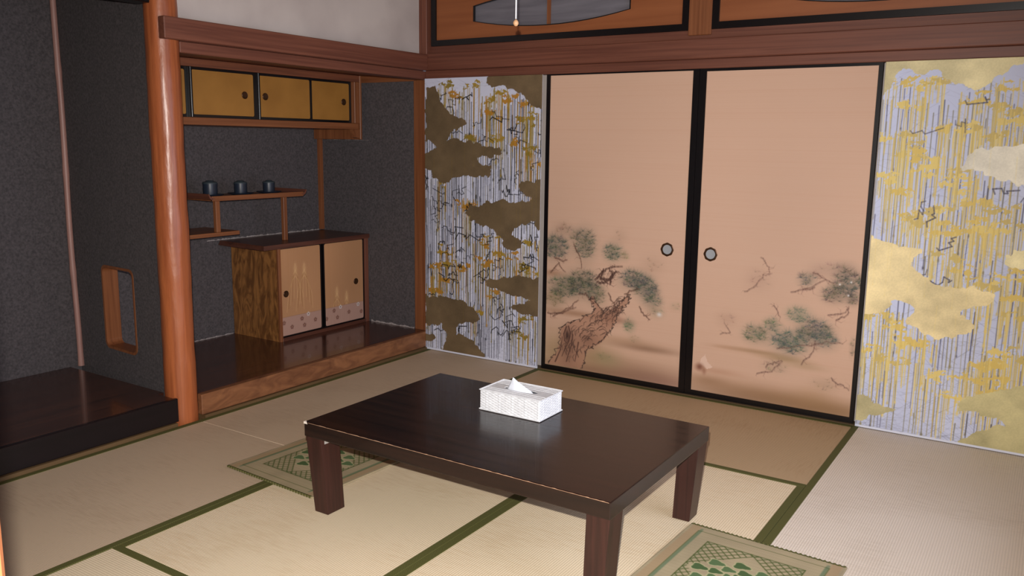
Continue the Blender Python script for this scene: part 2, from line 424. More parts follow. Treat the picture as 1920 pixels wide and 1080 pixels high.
struct('trim_12', BM((-0.96, -0.10, -0.012, 0.0, 1.745, 1.79)), M['orange_x'])
struct('trim_13', BM((-0.96, -0.08, -1.82, 0.0, 1.79, 1.802)), M['brown_y'])                        # boarded top of the shelf alcove
struct('trim_14', BM((-0.96, -0.935, -0.028, 0.0, 0.74, 1.48)), M['orange_z'])                      # slim post in the alcove corner
bm = bmesh.new()
plate_hole(bm, rrect(HX0-.006, HX1+.006, HZ0-.006, HZ1+.006, 0.04), rrect(HX0+.007, HX1-.007, HZ0+.007, HZ1-.007, 0.03), -0.003, 0.082, DIV)
struct('trim_15', bm, M['orange_z'])                                                                # lining of the little opening

struct('trim_20', BM((0.012, XR, YN-0.11, MY, -0.05, 0.0)), M['sillx'])
# ------------------------------------------------------------------ tatami
def tatami_mat(x0, x1, y0, y1, m, borders, label):
    t = thing('tatami_mat', label, 'tatami mat', ((x0+x1)/2, (y0+y1)/2, -0.05), 'tatami mats on the floor')
    g = 0.0008
    obj('mat_surface', BM((x0+g, x1-g, y0+g, y1-g, -0.05, 0.0, 0.002)), m, t)
    bw = 0.030
    for s in borders:
        b = {'l': (x0+g, x0+bw, y0+g, y1-g), 'r': (x1-bw, x1-g, y0+g, y1-g), 'n': (x0+g, x1-g, y0+g, y0+bw), 'f': (x0+g, x1-g, y1-bw, y1-g)}[s]
        obj('border', BM((*b, -0.04, 0.0022, 0.001)), M['heri'], t)
xa, xb, xc, xd = 0.893, 1.800, 2.704, 3.60
ya, yb = -0.945, -2.79
tatami_mat(0.017, xa, -1.815, -0.002, M['tat_left'], 'lr', 'tatami mat along the shelf alcove step, in the far left corner of the room')
tatami_mat(0.017, xa, MY, -1.815, M['tat_left'], 'lr', 'tatami mat along the dark lacquered alcove edge at the left')
tatami_mat(xa, xc, ya, -0.016, M['tat_sheen_dark'], 'nf', 'tatami mat, its weave shading painted darker, lying along the foot of the pine painted doors')
tatami_mat(xa, xb, yb, ya, M['tat_cream'], 'lr', 'cream tatami mat under the left half of the low table')
tatami_mat(xb, xc, yb, ya, M['tat_cream'], 'lr', 'cream tatami mat under the right half of the low table')
tatami_mat(xc, xd, -1.83, -0.016, M['tat_pale'], 'l', 'pale tatami mat below the bright gold clouded painting at the right')
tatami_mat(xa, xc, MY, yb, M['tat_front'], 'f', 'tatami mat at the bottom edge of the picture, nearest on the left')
tatami_mat(xc, xd, MY, -1.83, M['tat_pale'], 'l', 'tatami mat in the bottom right corner beyond the green patterned seat mat')

# ------------------------------------------------------------------ left alcove
t = thing('alcove_platform', 'dark wooden alcove platform with black lacquered front edge, left of the log post', 'platform', (-0.48, -2.8, 0.0))
obj('floor_board', BM((-0.959, -0.018, YN, -1.926, -0.02, 0.1335), (-0.959, -0.14, -1.926, -1.893, -0.02, 0.1335)), M['dark_board'], t)
obj('front_edge', BM((-0.018, 0.003, YN, -1.914, 0.019, 0.1345, 0.003)), M['lacquer'], t)
p = bmesh.new(); pr = []
for k in range(61):
    z = -0.05+k*(H+0.05)/60
    pr.append((0.0735+0.0008*math.sin(z*9.3)+0.0006*math.sin(z*27+1)+0.0005*math.sin(z*46+.5), z))
rows = []
lathe(p, pr, (-0.058, -1.8526, 0), 40)
for v in p.verts:
    a = math.atan2(v.co.y+1.8526, v.co.x+.058)
    k = 0.0007*math.sin(3*a+v.co.z*6)+0.0005*math.sin(7*a-v.co.z*19)
    v.co.x += k*math.cos(a); v.co.y += k*math.sin(a)
tag(obj('alcove_post', p, M['log'], loc=(-0.058, -1.8526, -0.05), smooth=True), 'polished round log post between the two alcoves, orange brown with wavy highlights', 'post')
p = bmesh.new()
pts = [(-0.945+0.004*math.sin(z*4), -1.843+0.0035*math.sin(z*5+1), z) for z in [0.134+i*(H-0.134)/40 for i in range(41)]]
tube(p, pts, [0.0150+(0.0022 if i % 9 == 0 else 0) for i in range(41)], 14)
tag(obj('corner_pole', p, M['bamboo'], smooth=True), 'thin reddish jointed pole in the rear corner of the dark left alcove', 'pole')

# ------------------------------------------------------------------ shelf alcove
t = thing('shelf_platform', 'raised wooden step of the shelf alcove with figured front board', 'platform', (-0.48, -0.9, 0.0))
obj('floor_board', BM((-0.959, -0.03, -1.774, -0.001, -0.02, 0.121)), M['dark_board'], t)
obj('front_board', BM((-0.03, 0.003, -1.782, -0.001, 0.016, 0.119, 0.003)), M['burl_step'], t)

def rpull(parent, c, r=0.018, axis='x', m1='bronze', m2=None, scallop=0.0, side=1):
    """round recessed finger pull: rim ring with a dished middle"""
    bm = bmesh.new()
    s = side
    lathe(bm, [(r, 0), (r, s*0.0025), (r*0.92, s*0.004), (r*0.74, s*0.003), (r*0.70, s*0.0008)], c, 40, axis, scallop)
    ring = obj('finger_pull', bm, M[m1], parent, smooth=True)
    bm = bmesh.new()
    lathe(bm, [(r*0.70, s*0.0009), (r*0.69, s*0.0016), (r*0.45, s*0.0012), (r*0.1, s*0.0010)], c, 32, axis)
    obj('dish', bm, M[m2 or m1], ring, smooth=True)
    return ring

# hanging cupboard with four ochre doors
t = thing('hanging_cupboard', 'hanging cupboard with black framed ochre sliding doors, high in the shelf alcove', 'cupboard', (-0.74, -0.92, 1.435))
XF = -0.52
obj('bottom_board', BM((-0.955, XF, -1.815, -0.075, 1.438, 1.478, 0.002)), M['orange_y'], t)
obj('top_rail', BM((XF-0.04, XF, -1.815, -0.06, 1.745, 1.788, 0.002)), M['brown_y'], t)
obj('back_board', BM((-0.93, -0.91, -1.815, -0.13, 1.478, 1.788)), M['brown_y'], t)
obj('end_post', BM((XF-0.035, XF+0.006, -0.115, -0.064, 1.478, 1.745, 0.002)), M['orange_z'], t)
obj('end_panel', BM((-0.955, XF+0.004, -0.062, -0.045, 1.372, 1.788, 0.002)), M['orange_z'], t)
bm = bmesh.new(); hexa(bm, [(XF-0.04, -0.10, 1.385), (XF+0.002, -0.10, 1.385), (XF+0.002, -0.063, 1.378), (XF-0.04, -0.063, 1.378)], [(XF-0.04, -0.118, 1.4375), (XF+0.002, -0.118, 1.4375), (XF+0.002, -0.063, 1.4375), (XF-0.04, -0.063, 1.4375)])
obj('bracket', bm, M['orange_z'], t)
doors = [(-1.815, -1.368, XF-0.026, -1.72), (-1.372, -0.922, XF-0.008, -1.003), (-0.922, -0.484, XF-0.008, -0.853), (-0.492, -0.118, XF-0.026, -0.185)]
for i, (y0, y1, xf, hy) in enumerate(doors):
    dr = bmesh.new(); fw = 0.017
    plate_hole(dr, rect(y0, y1, 1.479, 1.744), rrect(y0+fw, y1-fw, 1.494, 1.730, 0.010), xf-0.014, xf+0.003, YZ)
    d = obj('door', BM((xf-0.012, xf, y0+0.004, y1-0.004, 1.484, 1.740)), M['goldpaper'], t)
    obj('door_frame', dr, M['black'], d)
    rpull(d, (xf, hy, 1.612), 0.021)
# rounded black stile on the meeting edges
for y, xf in ((-1.372, XF), (-0.912, XF)):
    b = bmesh.new(); tube(b, [(xf-0.004, y+0.009, 1.480), (xf-0.004, y+0.009, 1.743)], 0.0085, 14); obj('stile', b, M['black'], t, smooth=True)

# low cabinet
t = thing('low_cabinet', 'low cabinet with figured wood side and two peach sliding doors on the alcove step', 'cabinet', (-0.74, -0.45, 0.121))
obj('side_panel', BM((-0.955, -0.535, -0.803, -0.785, 0.121, 0.706)), M['burl'], t)
obj('front_stile', BM((-0.535, -0.518, -0.806, -0.785, 0.121, 0.706, 0.001)), M['orange_z'], t)
obj('right_stile', BM((-0.56, -0.518, -0.034, -0.002, 0.121, 0.706, 0.001)), M['cedar_z'], t)
obj('back_panel', BM((-0.94, -0.93, -0.785, -0.002, 0.121, 0.706)), M['brown_y'], t)
obj('bottom_rail', BM((-0.93, -0.518, -0.785, -0.034, 0.121, 0.143, 0.001)), M['cabtop'], t)
bm = bmesh.new()
hexa(bm, [(-0.955, -0.90, 0.706), (-0.505, -0.925, 0.706), (-0.505, -0.002, 0.706), (-0.955, -0.002, 0.706)], [(-0.955, -0.885, 0.735), (-0.505, -0.925, 0.735), (-0.505, -0.002, 0.735), (-0.955, -0.002, 0.735)], 0.002)
obj('top_board', bm, M['cabtop'], t)
def cab_door(y0, y1, xf, hy, peaks, seed, flowers):
    P = Paint(y0, y1, 0.152, 0.700, 0.003, (182, 136, 98))
    P.tint(0.10, 0.25)
    for k in range(90):
        y = rng.uniform(y0, y1); P.stroke([(y, .15), (y+rng.uniform(-.004, .004), .7)], 0.0025, (178, 130, 88), 0.22)
    for py, pz in peaks:
        for q in range(5):
            ww = 0.012+q*0.012
            pts = [(py-ww*1.3, pz-0.22-q*.02), (py-ww, pz-0.10-q*.02), (py-ww*.4, pz-.02-q*0.02), (py, pz-q*0.02), (py+ww*.4, pz-.03-q*.02), (py+ww, pz-0.12-q*.02), (py+ww*1.1, pz-0.22-q*.02)]
            P.stroke(pts, 0.003, (158, 112, 70) if q % 2 else (214, 172, 122), 0.75)
        P.blob(py, pz-.04, .016, .04, (218, 176, 128), .7)
    wn = P.win(y0, y1, 0.15, 0.268); P.put(wn, np.full((wn[0].stop-wn[0].start, wn[1].stop-wn[1].start), .85, np.float32), (176, 142, 132))
    P.stroke([(y0, .27), (y1, .27)], .003, (150, 110, 80), .6)
    for fy, fz, white in flowers:
        for q in range(5):
            a = q*1.2566+.3; P.blob(fy+.009*math.cos(a), fz+.009*math.sin(a), .0055, .0055, (222, 220, 222) if white else (96, 56, 48), .9)
        P.blob(fy, fz, .004, .004, (60, 38, 34) if white else (170, 130, 100), .9)
    d = thing('door', '', '', (0, 0, 0)) if False else None
    o = P.mesh('door', M['cabdoor'], t, lambda A, B: (np.full_like(A, xf+0.74), A+0.45, B-0.121), (-0.012, 0, 0))
    f = bmesh.new(); plate_hole(f, rect(y0-.012, y1+.012, 0.144, 0.7055), rrect(y0, y1, 0.152, 0.699, 0.012), xf-0.014, xf+0.0008, YZ)
    fr = obj('door_frame', f, M['black'], t); fr.parent = o
    r = rpull(t, (xf, hy, 0.417), 0.021); r.parent = o
    return o
cab_door(-0.782, -0.446, -0.530, -0.742, [(-.66, .60), (-.585, .595)], 1, [(-.765, .235, 0), (-.70, .20, 0), (-.615, .24, 0), (-.56, .262, 1), (-.595, .195, 0), (-.50, .215, 0)])
cab_door(-0.408, -0.047, -0.530, -0.118, [(-.30, .40), (-.21, .36)], 2, [(-.33, .245, 0), (-.27, .262, 1), (-.40, .20, 0), (-.30, .195, 0), (-.19, .215, 0), (-.10, .255, 1), (-.07, .20, 0)])
obj('centre_gap_lining', BM((-0.56, -0.545, -0.46, -0.395, 0.143, 0.706)), M['black'], t)

# staggered shelves
t = thing('staggered_shelf', 'two level staggered shelf joined by slim posts in the alcove', 'shelf', (-0.80, -1.2, 0.735))
us = obj('upper_shelf', BM((-0.955, -0.64, -1.172, -0.470, 1.008, 1.026, 0.002), (-0.652, -0.638, -1.172, -0.470, 1.008, 1.037, 0.002)), M['orange_y'], t)
for y, s, nm in ((-1.172, -1, 'l'), (-0.470, 1, 'r')):
    bm = bmesh.new(); n = 9; rows = []
    sec = [(0, 0), (0.010*s, 0.004), (0.020*s, 0.016), (0.026*s, 0.034), (0.022*s, 0.036), (0.012*s, 0.022), (-0.002*s, 0.014), (-0.02*s, 0.012)]
    a = [bm.verts.new((-0.955, y+u, 1.015+v)) for u, v in sec]; b = [bm.verts.new((-0.637, y+u, 1.015+v)) for u, v in sec]
    bm.faces.new(a); bm.faces.new(b)
    for i in range(len(a)):
        j = (i+1) % len(a); bm.faces.new((a[i], a[j], b[j], b[i]))
    bmesh.ops.recalc_face_normals(bm, faces=bm.faces[:])
    obj('upturned_lip', bm, M['cedar_x'], t)
obj('lower_shelf', BM((-0.955, -0.64, -1.818, -0.985, 0.803, 0.826, 0.002)), M['orange_y'], t)
obj('shelf_post', BM((-0.672, -0.645, -1.145, -1.116, 0.826, 1.008, 0.002)), M['orange_z'], t)
obj('shelf_post', BM((-0.672, -0.645, -0.634, -0.606, 0.7352, 1.008, 0.002)), M['orange_z'], t)

# lidded cups on saucers
def make_cup(label):
    c = thing('lidded_cup', label, 'cup', (0, 0, 0), 'lidded cups on the upper shelf')
    bm = bmesh.new(); lathe(bm, [(0.030, 0), (0.036, 0.003), (0.038, 0.02), (0.0385, 0.062), (0.038, 0.066)], (0, 0, 0), 36); obj('body', bm, M['cup'], c, smooth=True)
    bm = bmesh.new(); lathe(bm, [(0.040, 0.0661), (0.040, 0.070), (0.036, 0.076), (0.024, 0.079), (0.022, 0.082), (0.018, 0.084)], (0, 0, 0), 36); obj('lid', bm, M['cuplid'], c, smooth=True)
    return c
def copy_tree(o, parent=None):
    c = o.copy(); C.objects.link(c)
    if parent is not None: c.parent = parent
    for ch in list(o.children): copy_tree(ch, c)
    return c
cup0 = make_cup('dark lidded cup at the left end of the upper shelf, nearest the log post')
bm = bmesh.new(); lathe(bm, [(0.036, 0), (0.040, 0.002), (0.072, 0.012), (0.077, 0.017), (0.074, 0.017), (0.042, 0.006), (0.010, 0.005)], (0, 0, 0), 40)
sau0 = tag(obj('saucer', bm, M['cup'], loc=(0, 0, 0), smooth=True), 'dark saucer under the leftmost lidded cup', 'saucer', 'saucers on the upper shelf')
CUPS = [(-0.737, -1.108, 1.08), (-0.737, -0.888, 1.0), (-0.737, -0.668, 0.95)]
CL = ['', 'dark lidded cup in the middle of the three on the upper shelf', 'dark lidded cup at the right of the three on the upper shelf']
SL = ['', 'dark blue saucer under the middle lidded cup', 'dark blue saucer under the right hand lidded cup']
cups = []; saus = []
for i in range(3):
    cups.append(cup0 if i == 0 else copy_tree(cup0)); saus.append(sau0 if i == 0 else copy_tree(sau0))
    if i: cups[i]['label'] = CL[i]; saus[i]['label'] = SL[i]
for i, (x, y, s) in enumerate(CUPS):
    saus[i].location = (x, y, 1.0265); cups[i].location = (x, y, 1.0325); cups[i].scale = (s, s, s)

# ------------------------------------------------------------------ transoms above the doors
def transom(x0, x1, cx, label):
    t = thing('transom_panel', label, 'transom panel', ((x0+x1)/2, 0.0, 1.953))
    z0, z1 = 1.953, 2.32
    bm = bmesh.new(); plate_hole(bm, rect(x0, x1, z0, z1), rect(x0+0.036, x1-0.036, z0+0.034, z1-0.03), -0.012, 0.02, XZ)
    obj('frame', bm, M['black'], t)
    dz = 2.130
    hole = []
    for k in range(13): 
        u = k/12*2-1; hole.append((cx+0.52*u, dz-0.045-0.052*(1-abs(u)**2.0)))
    for k in range(13):
        u = 1-k/12*2; hole.append((cx+0.52*u, dz+0.045+0.052*(1-abs(u)**2.0)))
    bm = bmesh.new(); plate_hole(bm, rect(x0+0.03, x1-0.03, z0+0.024, z1-0.024), hole, 0.0, 0.012, XZ)
    obj('board', bm, M['ranma'], t)
    inner = [(cx+(a-cx)*0.99, dz+(b-dz)*0.955) for a, b in hole]
    bm = bmesh.new(); plate_hole(bm, [(cx+(a-cx)*1.003, dz+(b-dz)*1.012) for a, b in hole], inner, -0.002, 0.013, XZ)
    obj('opening_edge', bm, M['black'], t)
    obj('backing_sheet', BM((x0+0.03, x1-0.03, 0.022, 0.026, z0+0.024, z1-0.024)), M['ranmaback'], t)
    obj('mullion', BM((cx-0.011, cx+0.011, 0.0125, 0.0215, dz-0.1, dz+0.1)), M['orange_z'], t)
transom(0.045, 1.741, 0.882, 'transom panel with a long lens shaped opening, over the left painting and doors')
transom(1.867, 3.60, 2.690, 'transom panel at the upper right, only the lowest sliver of its opening showing')
struct('wall_over_transoms', BM((0.03, XR, 0.0, 0.04, 2.32, H)), M['plaster'])

# pull cord of the ceiling lamp
t = thing('pull_cord', 'white lamp pull cord ending in a small wooden bead, in front of the left transom', 'cord', (1.80, -1.757, H))
bm = bmesh.new(); tube(bm, [(1.80, -1.757, H), (1.80, -1.757, 1.79)], 0.0024, 8); obj('string', bm, M['cord'], t, smooth=True)
bm = bmesh.new(); lathe(bm, [(0.0015, -0.011), (0.006, -0.0085), (0.0095, -0.003), (0.0095, 0.003), (0.006, 0.0085), (0.002, 0.012)], (1.80, -1.757, 1.776), 20); obj('bead', bm, M['bead'], t, smooth=True)

# pale crumbling plaster along the foot of the alcove walls
def crumbs(pts, hgt, seed):
    r = random.Random(seed); bm = bmesh.new()
    for (p, q) in zip(pts, pts[1:]):
        p, q = Vector(p), Vector(q); n = max(2, int((q-p).length/.012)); prev = None
        for k in range(n+1):
            c = p.lerp(q, k/n); h = hgt*r.uniform(.25, 1.0)
            a, b2 = bm.verts.new(c), bm.verts.new(c+Vector((0, 0, h))); cc = bm.verts.new(c+Vector((.003, -.003, 0)))
            if prev: bm.faces.new((prev[0], a, b2, prev[1])); bm.faces.new((prev[1], b2, cc, prev[2])); bm.faces.new((prev[0], prev[2], cc, a))
            prev = (a, b2, cc)
    bmesh.ops.recalc_face_normals(bm, faces=bm.faces[:])
    return bm
crumb = noisy('crumbling_plaster', (128, 120, 120), (168, 160, 158), (120, 120, 120), 0.95)
struct('trim_16', crumbs([(-0.958, -1.75, 0.1215), (-0.958, -0.81, 0.1215)], 0.008, 1), crumb)
struct('trim_17', crumbs([(-0.50, -0.001, 0.1215), (-0.115, -0.001, 0.1215)], 0.014, 2), crumb)
struct('trim_18', crumbs([(-0.958, -0.98, 0.7355), (-0.958, -0.03, 0.7355)], 0.010, 3), crumb)
struct('trim_19', crumbs([(-0.89, -0.001, 1.368), (-0.50, -0.001, 1.368)], 0.004, 4), crumb)

# ------------------------------------------------------------------ the painted doors
PEACH = (208, 172, 148)
def needles(P, cx, cz, rx, rz, dens, col, alpha, ln=0.036, up=1.0):
    rx *= 1.18; rz *= 1.18; col = (col[0]-10, col[1]-16, col[2]-13); dens *= 1.15
    P.blob(cx, cz, rx*.95, rz*.95, col, .42*alpha)
    n = int(dens*rx*rz*9000)
    for k in range(n):
        a = rng.uniform(0, 6.283); r = math.sqrt(rng.uniform(0, 1))
        x = cx+rx*r*math.cos(a)*.9; z = cz+rz*r*math.sin(a)*.85
        c = tuple(v+rng.uniform(-16, 10) for v in col)
        for q in range(9):
            t = rng.uniform(-.5, 3.6) if up else rng.uniform(0, 6.28)
            l = ln*rng.uniform(.5, 1.0)
            P.stroke([(x, z), (x+l*math.cos(t), z+l*math.sin(t))], .0019, c, alpha*rng.uniform(.25, .7), .0008)
def branch(P, pts, w, col=(104, 72, 60), alpha=.7, twigs=3):
    q = []
    for (a, b), (c, d) in zip(pts, pts[1:]):
        for k in range(4):
            t = k/4; q.append((a+(c-a)*t+rng.uniform(-.006, .006), b+(d-b)*t+rng.uniform(-.006, .006)))
    q.append(pts[-1])
    P.stroke(q, w, col, alpha*.55, w*.5)
    P.stroke([(x, z+w*.4) for x, z in q], .0024, tuple(v*.65 for v in col), alpha, .0015)
    P.stroke([(x+.002, z-w*.4) for x, z in q], .002, tuple(v*.7 for v in col), alpha*.8, .0012)
    for k in range(twigs*2):
        x, z = q[rng.integers(0, len(q))]; t = rng.uniform(0, 6.28); l = rng.uniform(.015, .045)
        P.stroke([(x, z), (x+l*.6*math.cos(t), z+l*.6*math.sin(t)), (x+l*math.cos(t+.5), z+l*math.sin(t+.5))], .003, col, alpha*.7, .001)
def base_paper(x0, x1):
    P = Paint(x0, x1, 0.034, 1.758, 0.00285, PEACH)
    P.tint(0.05, 0.5)
    for k in range(300):
        z = rng.uniform(.03, 1.76); P.stroke([(x0, z), (x1, z+rng.uniform(-.002, .002))], .002, (196, 150, 124), .12)
    return P
GREEN = (92, 100, 84)
# left door
P = base_paper(0.912, 1.779)
W = [(1.35, .045, .5, .035, (128, 94, 74), .5), (1.58, .225, .20, .022, (120, 88, 66), .55), (1.45, .247, .22, .03, (150, 116, 84), .35), (1.56, .075, .33, .055, (138, 102, 84), .6), (1.3, .11, .4, .07, (150, 118, 88), .45), (.98, .13, .12, .13, (150, 128, 88), .5),
     (1.12, .372, .22, .020, (140, 102, 74), .5), (1.36, .365, .12, .016, (130, 94, 72), .4), (1.24, .14, .14, .10, (150, 122, 80), .35), (1.33, .12, .1, .05, (150, 146, 106), .35), (.95, .6, .07, .02, (150, 108, 80), .5), (1.65, .05, .2, .03, (150, 112, 98), .5), (1.2, .05, .4, .03, (146, 112, 86), .5)]
for b in W: P.blob(*b)
for (cx, cz, rx, rz, dn, col, al, ln) in [
    (.965, .760, .085, .068, 1.1, (78, 96, 84), .95, .034), (1.165, .790, .062, .082, 1.0, (80, 96, 80), .9, .034), (1.10, .845, .05, .035, .6, GREEN, .5, .03), (1.015, .872, .05, .035, .5, (120, 104, 84), .5, .03),
    (1.345, .758, .050, .048, 1.1, (78, 100, 84), .9, .034), (1.425, .742, .022, .026, .8, (120, 124, 92), .6, .03),
    (1.03, .520, .10, .060, 1.1, (84, 100, 80), .95, .036), (1.16, .558, .095, .070, 1.1, (78, 92, 76), .95, .036), (1.25, .500, .055, .055, .9, (90, 102, 80), .8, .034), (.965, .440, .060, .050, .7, (116, 116, 84), .7, .036),
    (1.485, .608, .080, .052, 1.2, (74, 92, 82), .95, .036), (1.56, .565, .060, .060, 1.1, (78, 94, 84), .9, .036), (1.60, .500, .050, .055, .8, (96, 108, 90), .7, .036), (1.63, .44, .04, .03, .5, (130, 136, 104), .5, .03),
    (1.468, .345, .030, .036, 1.0, (96, 122, 92), .85, .028), (1.50, .27, .035, .02, .5, (140, 138, 104), .4, .02), (1.59, .70, .06, .05, .25, (150, 128, 104), .4, .02), (1.39, .85, .04, .04, .2, (150, 128, 104), .35, .02), (1.74, .485, .03, .02, .5, (150, 140, 108), .5, .02), (1.31, .14, .05, .02, .5, (120, 130, 90), .4, .02)]:
    needles(P, cx, cz, rx, rz, dn, col, al, ln)
TR = DL_trunkL = [(.935, .040), (.975, .10), (1.016, .168), (1.02, .268), (1.065, .315), (1.144, .342), (1.226, .385), (1.245, .42), (1.205, .465), (1.22, .49), (1.262, .44), (1.30, .405), (1.36, .43), (1.40, .47), (1.43, .505), (1.46, .52), (1.452, .475), (1.41, .425), (1.375, .36), (1.345, .29), (1.29, .225), (1.235, .185), (1.20, .165), (1.185, .10), (1.16, .045)]
P.poly(TR, (172, 128, 104), .006, .03, alpha=.75)
P.blob(1.07, .17, .06, .11, (108, 76, 62), .55); P.blob(1.2, .22, .07, .05, (120, 84, 68), .45); P.blob(1.34, .38, .08, .05, (140, 96, 78), .4)
for k in range(len(TR)-1):          # rough bark outline
    a, b = TR[k], TR[k+1]; n = 3
    for j in range(n):
        p = (a[0]+(b[0]-a[0])*j/n+rng.uniform(-.006, .006), a[1]+(b[1]-a[1])*j/n+rng.uniform(-.006, .006)); t = rng.uniform(0, 6.28)
        P.stroke([p, (p[0]+.014*math.cos(t), p[1]+.014*math.sin(t)), (a[0]+(b[0]-a[0])*(j+1)/n, a[1]+(b[1]-a[1])*(j+1)/n)], .005, (66, 50, 44), .9, .0025)
ax = [(1.09, .06), (1.10, .17), (1.17, .26), (1.27, .32), (1.33, .39), (1.40, .46)]
for k in range(115):                # bark scales
    i = rng.integers(0, 5); u = rng.uniform(0, 1); s = rng.uniform(-1, 1)*(.075-.01*i)
    dx, dz = ax[i+1][0]-ax[i][0], ax[i+1][1]-ax[i][1]; l = math.hypot(dx, dz); dx /= l; dz /= l
    x = ax[i][0]+dx*u*l-dz*s; z = ax[i][1]+dz*u*l+dx*s
    c = rng.uniform(.012, .030); t = rng.uniform(-.5, .5)
    e = (dx*math.cos(t)-dz*math.sin(t), dx*math.sin(t)+dz*math.cos(t))
    P.stroke([(x, z), (x+e[0]*c-e[1]*c*.4, z+e[1]*c+e[0]*c*.4), (x+e[0]*c*1.8, z+e[1]*c*1.8), (x+e[0]*c*2+e[1]*c*.5, z+e[1]*c*2-e[0]*c*.5)], .0042, (78, 58, 50), rng.uniform(.45, .95), .0015)
for q in ([(1.056, .285), (1.04, .24), (1.045, .20), (1.06, .185)], [(1.07, .29), (1.085, .25), (1.075, .2), (1.05, .15), (1.03, .10)], [(1.10, .24), (1.095, .18), (1.075, .12), (1.06, .07)], [(1.14, .2), (1.13, .14), (1.12, .08)], [(.985, .06), (1.02, .14), (1.03, .22)]):
    P.stroke(q, .009, (76, 50, 44), .75, .004)
P.blob(1.063, .235, .014, .035, (56, 38, 34), .85)
for q in ([(.924, .353), (1.011, .364), (1.094, .417), (1.129, .453)], [(.962, .341), (1.047, .374), (1.118, .409)], [(1.528, .457), (1.551, .419), (1.59, .394)], [(.943, .605), (.991, .663), (1.04, .614)], [(1.095, .778), (1.133, .718), (1.147, .646)], [(1.325, .517), (1.373, .449), (1.385, .409)], [(.965, .693), (1.014, .681), (1.05, .688)], [(1.43, .52), (1.47, .55), (1.52, .56)], [(1.2, .47), (1.18, .5), (1.13, .49)]):
    branch(P, q, .009, twigs=3)
for q in ([(1.242, .587), (1.275, .626), (1.319, .661), (1.409, .68)], [(1.254, .572), (1.311, .578), (1.344, .622), (1.388, .647)], [(1.297, .659), (1.276, .595), (1.323, .574)], [(1.33, .57), (1.35, .62), (1.33, .66)], [(1.27, .60), (1.33, .60), (1.37, .65)]):
    branch(P, q, .012, (84, 58, 50), .9, 6)
P.blob(1.645, .431, .016, .013, (224, 218, 214), .9)
DL = P
# right door
P = base_paper(1.850, 2.682)
for b in [(2.3, .045, .5, .04, (128, 96, 70), .5), (2.262, .075, .42, .055, (140, 106, 74), .62), (2.577, .055, .25, .05, (140, 106, 70), .6), (1.95, .10, .12, .03, (150, 114, 84), .55), (2.0, .16, .14, .02, (170, 124, 96), .35), (2.2, .300, .16, .013, (140, 110, 74), .5), (2.34, .283, .12, .018, (140, 116, 76), .5), (2.45, .26, .10, .02, (150, 128, 92), .35), (2.03, .30, .1, .012, (170, 128, 98), .35), (2.5, .11, .1, .05, (160, 126, 88), .3)]: P.blob(*b)
for (cx, cz, rx, rz, dn, col, al, ln) in [
    (2.622, .705, .062, .070, 1.3, (84, 92, 82), .95, .034), (2.560, .640, .050, .038, 1.1, (96, 98, 84), .85, .032), (2.590, .78, .05, .03, .35, (120, 112, 98), .6, .03), (2.655, .63, .03, .03, .9, (100, 100, 88), .8, .03),
    (2.430, .705, .040, .034, 1.0, (96, 106, 94), .8, .032), (2.50, .76, .06, .04, .2, (140, 122, 108), .5, .03),
    (2.402, .522, .055, .038, 1.1, (92, 120, 96), .75, .030), (2.190, .392, .058, .045, 1.1, (90, 108, 86), .85, .034), (2.270, .451, .038, .034, 1.0, (92, 114, 92), .8, .032),
    (2.365, .370, .085, .058, 1.2, (82, 106, 94), .95, .036), (2.490, .455, .070, .048, 1.2, (86, 100, 90), .95, .036), (2.535, .405, .055, .042, 1.1, (88, 104, 92), .85, .034), (2.43, .42, .04, .04, .9, (96, 108, 92), .8, .03),
    (2.672, .388, .014, .045, .9, (130, 124, 100), .7, .02), (2.30, .235, .06, .03, .6, (132, 128, 104), .5, .026), (2.03, .45, .05, .04, .2, (150, 124, 104), .4, .03), (2.18, .68, .06, .05, .2, (150, 124, 108), .4, .03), (2.55, .18, .06, .03, .35, (140, 128, 98), .45, .03)]:
    needles(P, cx, cz, rx, rz, dn, col, al, ln)
for i, q in enumerate([[(2.353, .629), (2.433, .659), (2.519, .716), (2.57, .7)], [(2.543, .534), (2.601, .547), (2.637, .583)], [(2.584, .513), (2.63, .55), (2.637, .593)], [(2.211, .181), (2.286, .21), (2.335, .268)], [(2.252, .227), (2.294, .256), (2.335, .268)], [(2.43, .271), (2.477, .328), (2.493, .395)], [(2.119, .609), (2.171, .648), (2.211, .706), (2.252, .721)], [(2.194, .802), (2.228, .762), (2.242, .72)], [(1.998, .37), (2.054, .389), (2.017, .43)], [(2.474, .37), (2.543, .402), (2.622, .402)], [(2.577, .214), (2.628, .19), (2.669, .17)], [(2.458, .741), (2.519, .716)], [(2.274, .55), (2.309, .5)], [(2.473, .669), (2.413, .652)], [(2.3, .33), (2.4, .36), (2.474, .37)]]):
    branch(P, q, .007, (120, 88, 78), .6 if i not in (6, 7, 8) else .45, 3)
P.poly([(1.895, .185), (1.905, .235), (1.925, .24), (1.94, .20), (1.965, .175), (1.93, .165)], (222, 190, 170), .006, .02)
P.blob(1.893, .17, .022, .02, (116, 70, 54), .8); P.blob(1.92, .15, .012, .02, (130, 84, 62), .5)
for x, z in ((2.587, .698), (2.639, .714), (2.631, .647)): P.blob(x, z, .005, .005, (232, 226, 222), 1)
DR = P
